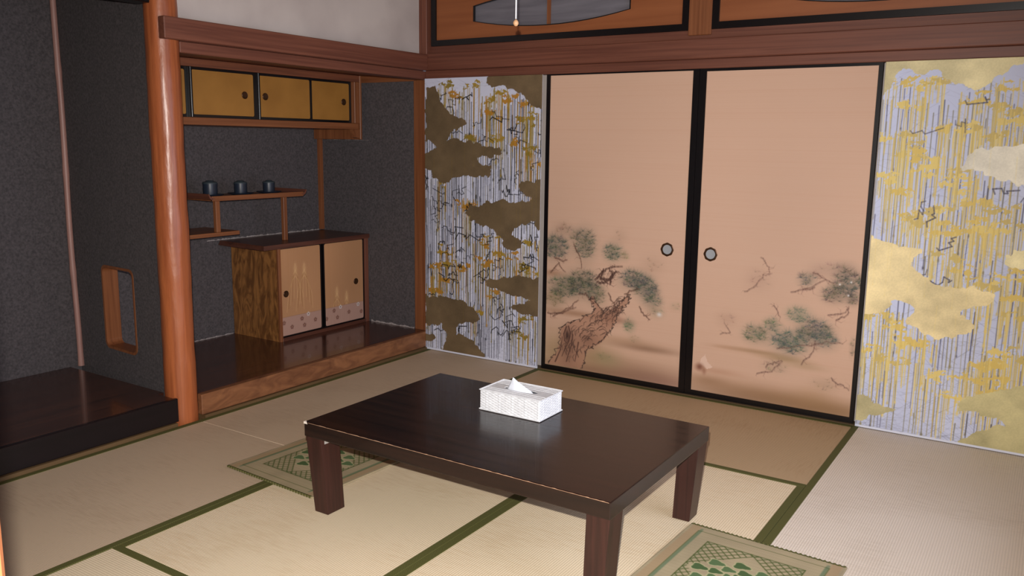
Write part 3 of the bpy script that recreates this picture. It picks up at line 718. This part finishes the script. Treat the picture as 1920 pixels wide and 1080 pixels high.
def painted_door(n, P, x0, x1, y, hx, hz, label):
    t = thing('door_%d' % n, label, 'sliding door', ((x0+x1)/2, y, 0.006))
    t['kind'] = 'structure'
    cx = (x0+x1)/2
    P.mesh('painted_paper', M['fusuma'], t, lambda A, B: (A-cx, np.full_like(A, 0.004), B-0.006), (0, 0.02, 0))
    bm = bmesh.new(); plate_hole(bm, rect(x0, x1, 0.006, 1.757), rect(x0+0.025, x1-0.034 if n == 1 else x1-0.019, 0.034, 1.749 if n == 1 else 1.746), y, y+0.026, XZ)
    if n == 2:
        bm.free(); bm = bmesh.new(); plate_hole(bm, rect(x0, x1, 0.006, 1.757), rect(x0+0.036, x1-0.019, 0.034, 1.743), y, y+0.026, XZ)
    obj('lacquer_frame', bm, M['black'], t)
    rpull(t, (hx, y+0.004, hz), 0.037, 'y', 'bronze', 'metal', 0.035, -1)
painted_door(1, DL, 0.888, 1.812, -0.003, 1.675, 0.799, 'peach sliding door with a gnarled pine painting, left of the pair')
painted_door(2, DR, 1.813, 2.702, -0.001, 1.921, 0.793, 'peach sliding door with faint pine branches, right of the pair')

# ------------------------------------------------------------------ the two gold clouded paintings
L1=[(0.018,1.705),(0.089,1.699),(0.119,1.666),(0.125,1.63),(0.171,1.579),(0.212,1.534),(0.264,1.515),(0.326,1.502),(0.332,1.479),(0.287,1.457),(0.218,1.434),(0.2,1.406),(0.183,1.383),(0.241,1.388),(0.287,1.366),(0.366,1.372),(0.433,1.354),(0.511,1.337),(0.576,1.338),(0.595,1.312),(0.576,1.29),(0.511,1.275),(0.445,1.278),(0.412,1.259),(0.446,1.229),(0.523,1.217),(0.529,1.177),(0.502,1.154),(0.435,1.161),(0.39,1.145),(0.333,1.166),(0.276,1.151),(0.218,1.126),(0.159,1.105),(0.112,1.117),(0.064,1.153),(0.058,1.181),(0.004,1.184),(0.004,1.293),(0.065,1.303),(0.089,1.332),(0.077,1.369),(0.005,1.368)]
L2=[(0.474,1.751),(0.495,1.759),(0.538,1.766),(0.888,1.772),(0.894,1.555),(0.823,1.572),(0.781,1.598),(0.76,1.624),(0.708,1.659),(0.656,1.682),(0.613,1.7),(0.528,1.699),(0.485,1.72)]
L3=[(0.728,1.104),(0.749,1.14),(0.79,1.15),(0.832,1.134),(0.857,1.153),(0.903,1.154),(0.91,0.858),(0.869,0.846),(0.837,0.88),(0.847,0.916),(0.785,0.89),(0.733,0.868),(0.69,0.848),(0.68,0.802),(0.723,0.791),(0.75,0.771),(0.746,0.743),(0.692,0.724),(0.638,0.721),(0.611,0.748),(0.616,0.774),(0.583,0.799),(0.538,0.833),(0.483,0.852),(0.426,0.858),(0.369,0.887),(0.329,0.922),(0.329,0.94),(0.369,0.965),(0.437,0.974),(0.492,1.004),(0.558,1.016),(0.612,1.032),(0.666,1.008),(0.73,1.02),(0.814,1.02),(0.818,1.046),(0.771,1.057),(0.734,1.078)]
L4=[(0.486,0.505),(0.519,0.532),(0.586,0.534),(0.652,0.554),(0.717,0.561),(0.77,0.552),(0.834,0.554),(0.916,0.575),(0.922,0.332),(0.849,0.332),(0.785,0.333),(0.72,0.339),(0.677,0.357),(0.698,0.383),(0.763,0.395),(0.815,0.429),(0.74,0.434),(0.675,0.441),(0.609,0.457),(0.543,0.464),(0.498,0.478)]
L5=[(-0.001,0.367),(0.086,0.361),(0.159,0.37),(0.231,0.363),(0.326,0.354),(0.384,0.323),(0.431,0.28),(0.443,0.253),(0.408,0.231),(0.338,0.23),(0.279,0.208),(0.25,0.175),(0.262,0.142),(0.327,0.131),(0.386,0.11),(0.433,0.078),(0.473,0.035),(0.485,-0.012),(0.328,-0.021),(0.147,-0.019),(0.159,0.058),(0.19,0.102),(0.177,0.15),(0.135,0.184),(0.061,0.175),(-0.002,0.177)]
L6=[(-0.002,0.116),(0.073,0.111),(0.089,0.083),(0.06,0.059),(-0.002,0.05)]
R1=[(2.689,1.784),(3.271,1.767),(3.261,1.728),(3.226,1.721),(3.207,1.69),(3.173,1.674),(3.139,1.643),(3.097,1.623),(3.05,1.637),(3.011,1.646),(2.971,1.668),(2.937,1.698),(2.897,1.708),(2.867,1.694),(2.833,1.718),(2.8,1.724),(2.774,1.703),(2.76,1.678),(2.734,1.644),(2.704,1.605)]
R2=[(3.07,1.3),(3.086,1.335),(3.121,1.361),(3.18,1.37),(3.238,1.375),(3.378,1.397),(3.398,1.21),(3.275,1.222),(3.223,1.237),(3.177,1.252),(3.138,1.268),(3.1,1.267),(3.075,1.283)]
R3=[(2.691,0.941),(2.716,0.95),(2.753,0.936),(2.798,0.916),(2.858,0.916),(2.917,0.916),(2.943,0.909),(2.937,0.88),(2.905,0.864),(2.905,0.817),(2.945,0.793),(2.99,0.756),(3.04,0.742),(3.105,0.74),(3.16,0.75),(3.209,0.733),(3.248,0.728),(3.254,0.706),(3.222,0.676),(3.169,0.66),(3.139,0.638),(3.125,0.614),(3.175,0.592),(3.19,0.562),(3.164,0.536),(3.102,0.509),(3.038,0.495),(2.986,0.507),(2.942,0.534),(2.906,0.548),(2.908,0.582),(2.936,0.604),(2.916,0.64),(2.855,0.652),(2.822,0.629),(2.798,0.593),(2.756,0.573),(2.702,0.571)]
R4=[(3.276,0.878),(3.292,0.906),(3.344,0.936),(3.441,0.961),(3.455,0.833),(3.354,0.845),(3.32,0.851),(3.285,0.861)]
R5=[(2.697,0.173),(2.753,0.162),(2.8,0.141),(2.846,0.124),(2.895,0.123),(2.888,0.102),(2.84,0.083),(2.779,0.061),(2.726,0.036),(2.699,0.025)]
R6=[(3.155,0.201),(3.176,0.233),(3.238,0.263),(3.299,0.283),(3.359,0.308),(3.503,0.364),(3.541,-0.001),(3.314,-0.034),(3.164,0.011),(3.195,0.032),(3.255,0.087),(3.3,0.115),(3.345,0.129),(3.339,0.156),(3.295,0.161),(3.247,0.171),(3.198,0.171),(3.166,0.17)]
LY=[(0.066,1.672),(0.171,1.706),(0.229,1.642),(0.364,1.701),(0.508,1.611),(0.53,1.532),(0.572,1.662),(0.646,1.635),(0.763,1.488),(0.834,1.521),(0.771,1.598),(0.553,1.409),(0.377,1.399),(0.3,0.98),(0.357,0.988),(0.1,1.098),(0.713,1.375),(0.766,1.315),(0.86,1.248),(0.171,0.686),(0.087,0.572),(0.207,0.593),(0.325,0.584),(0.462,0.625),(0.584,0.7),(0.672,0.68),(0.798,0.763),(0.539,0.789),(0.074,0.424),(0.565,0.438),(0.438,0.754),(0.843,0.613),(0.786,0.306),(0.734,0.196),(0.408,0.316),(0.737,0.613),(0.123,0.488)]
RY=[(2.774,1.652),(2.83,1.565),(2.91,1.653),(2.949,1.656),(2.989,1.469),(3.051,1.461),(3.098,1.444),(2.865,1.348),(2.899,1.331),(2.913,1.261),(2.769,1.417),(2.844,1.409),(2.959,1.097),(3.001,1.072),(3.074,1.215),(3.109,1.165),(3.151,1.132),(2.883,1.048),(2.868,1.029),(3.195,1.058),(3.244,1.535),(3.27,1.494),(3.108,1.586),(3.265,1.104),(3.071,1.249),(2.744,1.221),(2.814,1.178),(3.22,1.412),(2.98,1.307),(3.233,1.648),(2.999,1.011),(3.062,1.006),(3.154,1.012),(3.317,1.023),(3.213,1.033),(3.237,0.767),(3.296,0.791),(3.339,0.813),(3.19,0.771),(3.045,0.867),(3.12,0.837),(2.85,0.498),(2.906,0.448),(2.904,0.37),(2.769,0.409),(2.808,0.365),(2.973,0.467),(3.271,0.408),(3.249,0.395),(3.346,0.438),(3.299,0.44),(3.296,0.32),(3.243,0.292),(3.19,0.349),(2.818,0.571),(2.773,0.575),(2.994,0.612),(3.348,0.646),(3.381,0.462),(3.127,0.234),(3.062,0.318),(3.288,0.719)]
def drip_painting(x0, x1, yellows, clouds, gold, yellow, ink, cs, seed, sp, low, twigs, bg):
    P = Paint(x0, x1, 0.004, 1.756, 0.0024, bg)
    P.tint(0.06, 0.2)
    for k in range(1500):            # fine crossing pencil-like lines, denser low down
        z = 1.75*rng.uniform(0, 1)**low; x = rng.uniform(x0-.05, x1+.05); l = rng.uniform(.03, .16); a = rng.uniform(-.9, .9)+(math.pi if rng.random() < .5 else 0)
        g = rng.uniform(100, 160); P.stroke([(x, z), (x+l*math.cos(a), z+l*math.sin(a))], .0016, (g, g+2, g+22), rng.uniform(.35, .8), .0008)
    def drip(x, z, l, wd, col, al):
        n = max(2, int(l/.12)); q = [(x+rng.uniform(-.002, .002), z-l*k/n) for k in range(n+1)]
        P.stroke(q, wd, col, al, wd*.7)
        if rng.random() < .25: P.blob(q[-1][0], q[-1][1], wd*1.2, wd*2, col, al)
    def scribble(x, z, n, st, wd, col, al):
        a = rng.uniform(0, 6.28)
        q = [(x, z)]
        for k in range(n):
            a += rng.uniform(-1.3, 1.3); q.append((q[-1][0]+st*math.cos(a), q[-1][1]+st*.7*math.sin(a)))
        P.stroke(q, wd, col, al)
        return q
    # ink drips: long fine verticals nearly everywhere
    x = x0+.006
    while x < x1:
        z = 1.70-.12*abs(math.sin(x*9))-rng.uniform(0, .08)
        while z > .10:
            l = rng.uniform(.12, .60)
            if rng.random() < .90: drip(x+rng.uniform(-.003, .003), z, min(l, z-.02), rng.uniform(.0028, .0052), ink[rng.integers(0, len(ink))], rng.uniform(.7, .98))
            z -= l*rng.uniform(.5, 1.0)+.01
        x += rng.uniform(*sp)
    # yellow: ragged patches with runs below them
    for (x, z) in yellows:
        y = yellow[rng.integers(0, len(yellow))]
        for j in range(4):
            px, pz = x+rng.uniform(-.055, .055), z+rng.uniform(-.028, .028); a, b = rng.uniform(.014, .042), rng.uniform(.006, .017)
            P.poly([(px+a*math.cos(t)*rng.uniform(.6, 1.2), pz+b*math.sin(t)*rng.uniform(.6, 1.2)) for t in np.linspace(0, 5.8, 11)], y, .010, .014, alpha=.93)
        for j in range(rng.integers(8, 13)):
            xx = x+rng.uniform(-.075, .075); drip(xx, z+rng.uniform(-.02, .03), rng.uniform(.04, .32), rng.uniform(.003, .0062), yellow[rng.integers(0, len(yellow))], .9)
    for j in range(twigs):       # twiggy ink strokes running across
        x, z = rng.uniform(x0, x1), rng.uniform(.12, 1.68); a = rng.uniform(-.6, .6); q = [(x, z)]
        for k in range(8):
            st = rng.uniform(.010, .026); t = a+rng.choice([-1.2, 0, 0, 1.2, 1.9]); q.append((q[-1][0]+st*math.cos(t), q[-1][1]+st*math.sin(t)))
        P.stroke(q, rng.uniform(.003, .0062), ink[0], rng.uniform(.6, .9))
    for pts in clouds:
        q = [(min(max(a, x0-.03), x1+.03), b) for a, b in pts]
        P.poly(q, gold[rng.integers(0, len(gold))] if cs is None else cs[len(done)], (.011), .032, metal=1.0, var=.16); done.append(1)
    for j in range(26):              # faint runs across the clouds
        drip(rng.uniform(x0, x1), rng.uniform(.3, 1.7), rng.uniform(.1, .4), .0022, yellow[0], .4)
    wn = P.win(x0, x1, 0.0, .012); P.put(wn, np.ones((wn[0].stop-wn[0].start, wn[1].stop-wn[1].start), np.float32), (214, 218, 234), 0.0)
    return P
def painting(x0, x1, P, label):
    cx = (x0+x1)/2
    t = thing('painted_panel', label, 'painting', (cx, -0.016, 0.0))
    P.mesh('painted_canvas', M['paint'], t, lambda A, B: (A-cx, np.full_like(A, -0.0105), B), (0, 0.0025, 0))
    obj('stretcher', BM((x0+.0006, x1-.0006, -0.0238, -0.0172, 0.0045, 1.7555)), M['side'], t)
    return t
done = []
PL = drip_painting(0.004, 0.872, LY, [L1, L2, L3, L4, L5, L6], [(120, 102, 76)], [(158, 130, 48), (134, 114, 44), (176, 124, 44)], [(16, 16, 22), (20, 20, 26), (84, 76, 48), (24, 24, 30)], None, 3, (.0085, .0175), 1.2, 105, (206, 210, 230))  # gold leaf's dim reflection put into the dark cloud colour
painting(0.004, 0.872, PL, 'tall painting with dark olive gold clouds and black drips, left of the peach doors')
done = []
PR = drip_painting(2.716, 3.595, RY, [R1, R2, R3, R4, R5, R6], [(214, 188, 118)], [(228, 204, 122), (218, 190, 104), (202, 180, 110)], [(74, 72, 92), (122, 114, 88), (146, 134, 94), (96, 94, 118)], [(206, 194, 152), (214, 208, 192), (226, 208, 160), (220, 208, 164), (194, 184, 142), (194, 184, 138)], 5, (.013, .030), 2.0, 14, (200, 206, 232))  # flash glare on the gold put into these paler, whitish cloud colours
painting(2.716, 3.595, PR, 'tall painting with pale yellow gold clouds on lilac, right of the peach doors')

# ------------------------------------------------------------------ seat mats
def seat_mat(cx, cy, w, h, rot, flip, label):
    t = thing('seat_mat', label, 'seat mat', (cx, cy, 0.0022), 'green patterned rush seat mats', rot)
    P = Paint(-w/2, w/2, -h/2, h/2, 0.0022, (166, 152, 124))
    P.tint(0.10, 0.06)
    G1, G2 = (74, 88, 44), (82, 112, 82)
    for k in range(int(w/.0065)): x = -w/2+k*.0065; P.stroke([(x, -h/2), (x, h/2)], .002, (178, 166, 130), .5)
    for k in range(int(h/.02)): z = -h/2+k*.02; P.stroke([(-w/2, z), (w/2, z)], .002, (140, 132, 92), .35)
    wn = P.win(-w/2, w/2, -h/2, -h/2+.02)
    def frame(i, wd, col, al):
        q = [(-w/2+i, -h/2+i), (w/2-i, -h/2+i), (w/2-i, h/2-i), (-w/2+i, h/2-i), (-w/2+i, -h/2+i)]; P.stroke(q, wd, col, al)
    for s in (-1, 1):
        P.stroke([(s*(w/2-.028), -h/2), (s*(w/2-.028), h/2)], .034, (168, 138, 104), .55)
        P.stroke([(s*(w/2-.052), -h/2+.03), (s*(w/2-.052), h/2-.03)], .012, (110, 124, 96), .7)
        for k in range(int(h/.006)):
            z = -h/2+.04+k*.006
            if z < h/2-.04: P.stroke([(s*(w/2-.048), z), (s*(w/2-.058), z+.004)], .0022, G2, .8)
    frame(.045, .003, G1, .8); frame(.105, .004, G1, .95); frame(.112, .002, G2, .6)
    for sx in (-1, 1):
        for sz in (-1, 1):        # lattice in the corners
            for k in range(0, 9):
                o = k*.022
                for a, b in (((o, 0), (0, o)),):
                    pass
            cxn, czn = sx*(w/2-.105), sz*(h/2-.105)
            n = 6; st = .030
            for k in range(-n, n+1):
                a0 = []
                for u in np.linspace(0, n*st, 40):
                    for v in (u+k*st, -u+k*st):
                        if 0 <= v and u+v*.8 <= n*st: a0.append((u, v))
                for d in (1, -1):
                    seg = [(u, d*u+k*st) for u in np.linspace(0, n*st, 40) if 0 <= d*u+k*st and u+(d*u+k*st)*.9 <= n*st]
                    if len(seg) > 1: P.stroke([(cxn-sx*seg[0][0], czn-sz*seg[0][1]), (cxn-sx*seg[-1][0], czn-sz*seg[-1][1])], .0042, G1, .9)
    # flower and leaves in the middle
    for rr, nn, ll in ((.105, 9, .052), (.06, 8, .045), (.022, 5, .03)):
        for k in range(nn):
            a = 6.283*k/nn+rr*9; x, z = rr*math.cos(a)*1.15, rr*math.sin(a)*.9
            q = [(x+ll*.55*math.cos(b)*(1+.22*math.cos(3*b)), z+ll*.42*math.sin(b)*(1+.22*math.cos(3*b))) for b in np.linspace(0, 6.1, 14)]
            P.poly(q, (74, 98, 60) if k % 2 else (88, 112, 74), .002, .01)
            P.stroke(q+[q[0]], .0034, (184, 180, 138), .95)
    for k in range(int(w/.016)):   # stitched binding on the short edges
        x = -w/2+k*.016
        for z in (-h/2, h/2): P.stroke([(x, z-.004*(1 if z > 0 else -1)), (x+.008, z-.004*(1 if z > 0 else -1))], .008, (60, 66, 24), .95)
    P.mesh('woven_surface', M['seat'], t, lambda A, B: (A, B, np.full_like(A, 0.0062)), (0, 0, -0.006))
    for z in (-1, 1):
        bm = bmesh.new()
        for k in range(int(w/.016)):
            x = -w/2+.004+k*.016; box(bm, x, x+.009, z*h/2-.004, z*h/2+.004, 0.0, .0075, .0015)
        me = bpy.data.meshes.new('edge_binding'); bm.to_mesh(me); bm.free(); me.materials.append(M['heri'])
        o = bpy.data.objects.new('edge_binding', me); C.objects.link(o); o.parent = t
seat_mat(0.905, -1.845, 0.535, 0.60, math.radians(-3.0), 0, 'green patterned rush mat partly under the far left end of the low table')
seat_mat(2.708, -1.845, 0.545, 0.60, math.radians(-2.6), 0, 'green patterned rush mat at the right front corner of the low table')

# ------------------------------------------------------------------ low table
TX0, TX1, TY0, TY1, TZ = 1.216, 2.461, -2.245, -1.434, 0.350
t = thing('low_table', 'low dark stained wooden table in the middle of the tatami room', 'table', ((TX0+TX1)/2, (TY0+TY1)/2, 0.0022))
bm = bmesh.new(); box(bm, TX0, TX1, TY0, TY1, TZ-0.055, TZ, 0.003, 2)
top = obj('tabletop', bm, M['table'], t)
# chipped corner and rubbed front edge
bm = bmesh.new(); hexa(bm, [(TX0-.0012, TY0-.0012, TZ-.008), (TX0+.018, TY0-.0012, TZ-.007), (TX0+.012, TY0+.006, TZ-.006), (TX0-.0012, TY0+.014, TZ-.008)], [(TX0-.0008, TY0-.0008, TZ+.0006), (TX0+.014, TY0-.0008, TZ+.0006), (TX0+.008, TY0+.005, TZ+.0008), (TX0-.0008, TY0+.011, TZ+.0006)])
c = obj('chipped_corner', bm, M['chip'], top); c['label'] = 'pale chipped corner'
bm = bmesh.new(); rr = random.Random(4); rows = []
for k in range(121):
    x = TX0+.02+(TX1-TX0-.025)*k/120; hh = .0007+.0013*rr.random()**2
    rows.append([bm.verts.new(p) for p in ((x, TY0+.0006, TZ-.0030), (x, TY0-.0003, TZ-.0030+.0002), (x, TY0-.0003, TZ-.0030+hh), (x, TY0+.0010, TZ-.0022+hh*.8))])
for a, b in zip(rows, rows[1:]):
    for i in range(4): bm.faces.new((a[i], b[i], b[(i+1) % 4], a[(i+1) % 4]))
bm.faces.new(rows[0]); bm.faces.new(rows[-1][::-1])
c = obj('worn_edge', bm, M['wear'], top); c['label'] = 'rubbed pale front edge'
def leg(sx, sy):
    cx = TX0 if sx < 0 else TX1; cy = TY0 if sy < 0 else TY1
    def pt(ix, iy, z): return (cx-sx*ix, cy-sy*iy, z)
    iy0, iy1 = (.017, .104) if sy < 0 else (.010, .088)
    B = [pt(.027, iy0, .0024), pt(.093, iy0, .0024), pt(.093, iy1, .0024), pt(.027, iy1, .0024)]
    T = [pt(.003, .004, TZ-.055), pt(.080, .004, TZ-.055), pt(.080, .094, TZ-.055), pt(.003, .094, TZ-.055)]
    if sx*sy < 0: B = [B[0], B[3], B[2], B[1]]; T = [T[0], T[3], T[2], T[1]]
    bm = bmesh.new(); hexa(bm, B, T, 0.002); bmesh.ops.recalc_face_normals(bm, faces=bm.faces[:])
    return obj('leg', bm, M['table_leg'], t)
legs = [leg(sx, sy) for sx in (-1, 1) for sy in (-1, 1)]
bx = TX0+.079
c = obj('bracket', BM((bx, bx+.028, TY0+.02, TY0+.05, TZ-.058, TZ-.055), (bx-.001, bx+.002, TY0+.02, TY0+.05, TZ-.085, TZ-.055)), M['zinc'], t); c['label'] = 'small pale metal bracket'

# ------------------------------------------------------------------ tissue box in a white woven cover
bx0, bx1, by0, by1, bz0, bz1 = 1.661, 1.927, -1.757, -1.594, 0.3505, 0.430
t = thing('tissue_box', 'white woven basket tissue box with a tissue poking out, on the low table', 'tissue box', ((bx0+bx1)/2, (by0+by1)/2, bz0))
bm = bmesh.new()
def weave(bm, o, du, dvv, nrm, W, Hh, pu=0.0145, pv=0.0052):
    """basket-weave relief: strands of pitch pv passing over and under stakes of pitch pu"""
    nu, nv = int(W/0.0024), int(Hh/0.0011)
    g = []
    for j in range(nv+1):
        r = []
        for i in range(nu+1):
            u, v = W*i/nu, Hh*j/nv
            row = int(v/pv); ph = (math.sin(math.pi*u/pu+math.pi*(row % 2)))
            s = abs(math.sin(math.pi*v/pv))
            e = min(1, min(u, W-u, v, Hh-v)/.004)
            d = (0.0019*s*(1+ph)+0.0011*(math.exp(-((u % (pu*4)-pu*2)/.003)**2)))*e
            r.append(bm.verts.new(o+du*u+dvv*v+nrm*d))
        g.append(r)
    for j in range(nv):
        for i in range(nu): bm.faces.new((g[j][i], g[j][i+1], g[j+1][i+1], g[j+1][i]))
V = Vector
Wx, Wy, Hz = bx1-bx0, by1-by0, bz1-bz0
weave(bm, V((bx0, by0, bz0)), V((1, 0, 0)), V((0, 0, 1)), V((0, -1, 0)), Wx, Hz)
weave(bm, V((bx1, by0, bz0)), V((0, 1, 0)), V((0, 0, 1)), V((1, 0, 0)), Wy, Hz)
weave(bm, V((bx1, by1, bz0)), V((-1, 0, 0)), V((0, 0, 1)), V((0, 1, 0)), Wx, Hz)
weave(bm, V((bx0, by1, bz0)), V((0, -1, 0)), V((0, 0, 1)), V((-1, 0, 0)), Wy, Hz)
obj('woven_sides', bm, M['basket'], t, smooth=True)
bm = bmesh.new(); cx, cy = (bx0+bx1)/2, (by0+by1)/2
slot = [(cx+.075*math.copysign(abs(math.cos(a))**.7, math.cos(a)), cy+.020*math.sin(a)) for a in [2*math.pi*k/24 for k in range(24)]]
plate_hole(bm, rect(bx0, bx1, by0, by1), slot, bz1-.003, bz1, lambda a, b, d: (a, b, d), 32)
obj('lid', bm, M['basket'], t)
bm = bmesh.new()
for (z, e) in ((bz1+.0006, .0018), (bz0+.004, .0022)):
    loop = [(bx0-e, by0-e, z), (bx1+e, by0-e, z), (bx1+e, by1+e, z), (bx0-e, by1+e, z)]
    for a, b in zip(loop, loop[1:]+loop[:1]): tube(bm, [a, b], .0026, 8)
for k in range(9):
    y = by0+.012+k*(Wy-.024)/8
    if abs(y-cy) > .024: tube(bm, [(bx0, y, bz1), (bx1, y, bz1)], .0016, 6)
obj('rim', bm, M['basket'], t, smooth=True)
obj('inner_lining', BM((bx0+.004, bx1-.004, by0+.004, by1-.004, bz0+.002, bz1-.012)), M['lining'], t)
# tissue: a folded sheet rising to a point
bm = bmesh.new(); apex = V((cx-.035, cy-.004, bz1+.046)); n = 18
ring = []
for k in range(n):
    a = 2*math.pi*k/n; ring.append((cx-.004+.060*math.cos(a)*(1+.08*math.sin(5*a)), cy+.014*math.sin(a)*(1+.25*math.sin(4*a+1)), bz1-.010))
levels = [ring]
for s in (.25, .5, .75, .93):
    r = []
    for k, (x, y, z) in enumerate(ring):
        f = (1-s)*(1+.10*math.sin(7*k+s*5)); xx = apex.x+(x-apex.x)*f; yy = apex.y+(y-apex.y)*((1-s)**.6)*(1+.25*math.sin(3*k+2*s)); r.append((xx, yy, z+(apex.z-z)*s))
    levels.append(r)
vv = [[bm.verts.new(p) for p in l] for l in levels]; av = bm.verts.new(apex)
for a, b in zip(vv, vv[1:]):
    for k in range(n): bm.faces.new((a[k], a[(k+1) % n], b[(k+1) % n], b[k]))
for k in range(n): bm.faces.new((vv[-1][k], vv[-1][(k+1) % n], av))
bm.faces.new(vv[0][::-1])
o = obj('tissue', bm, M['tissue'], t, smooth=True)
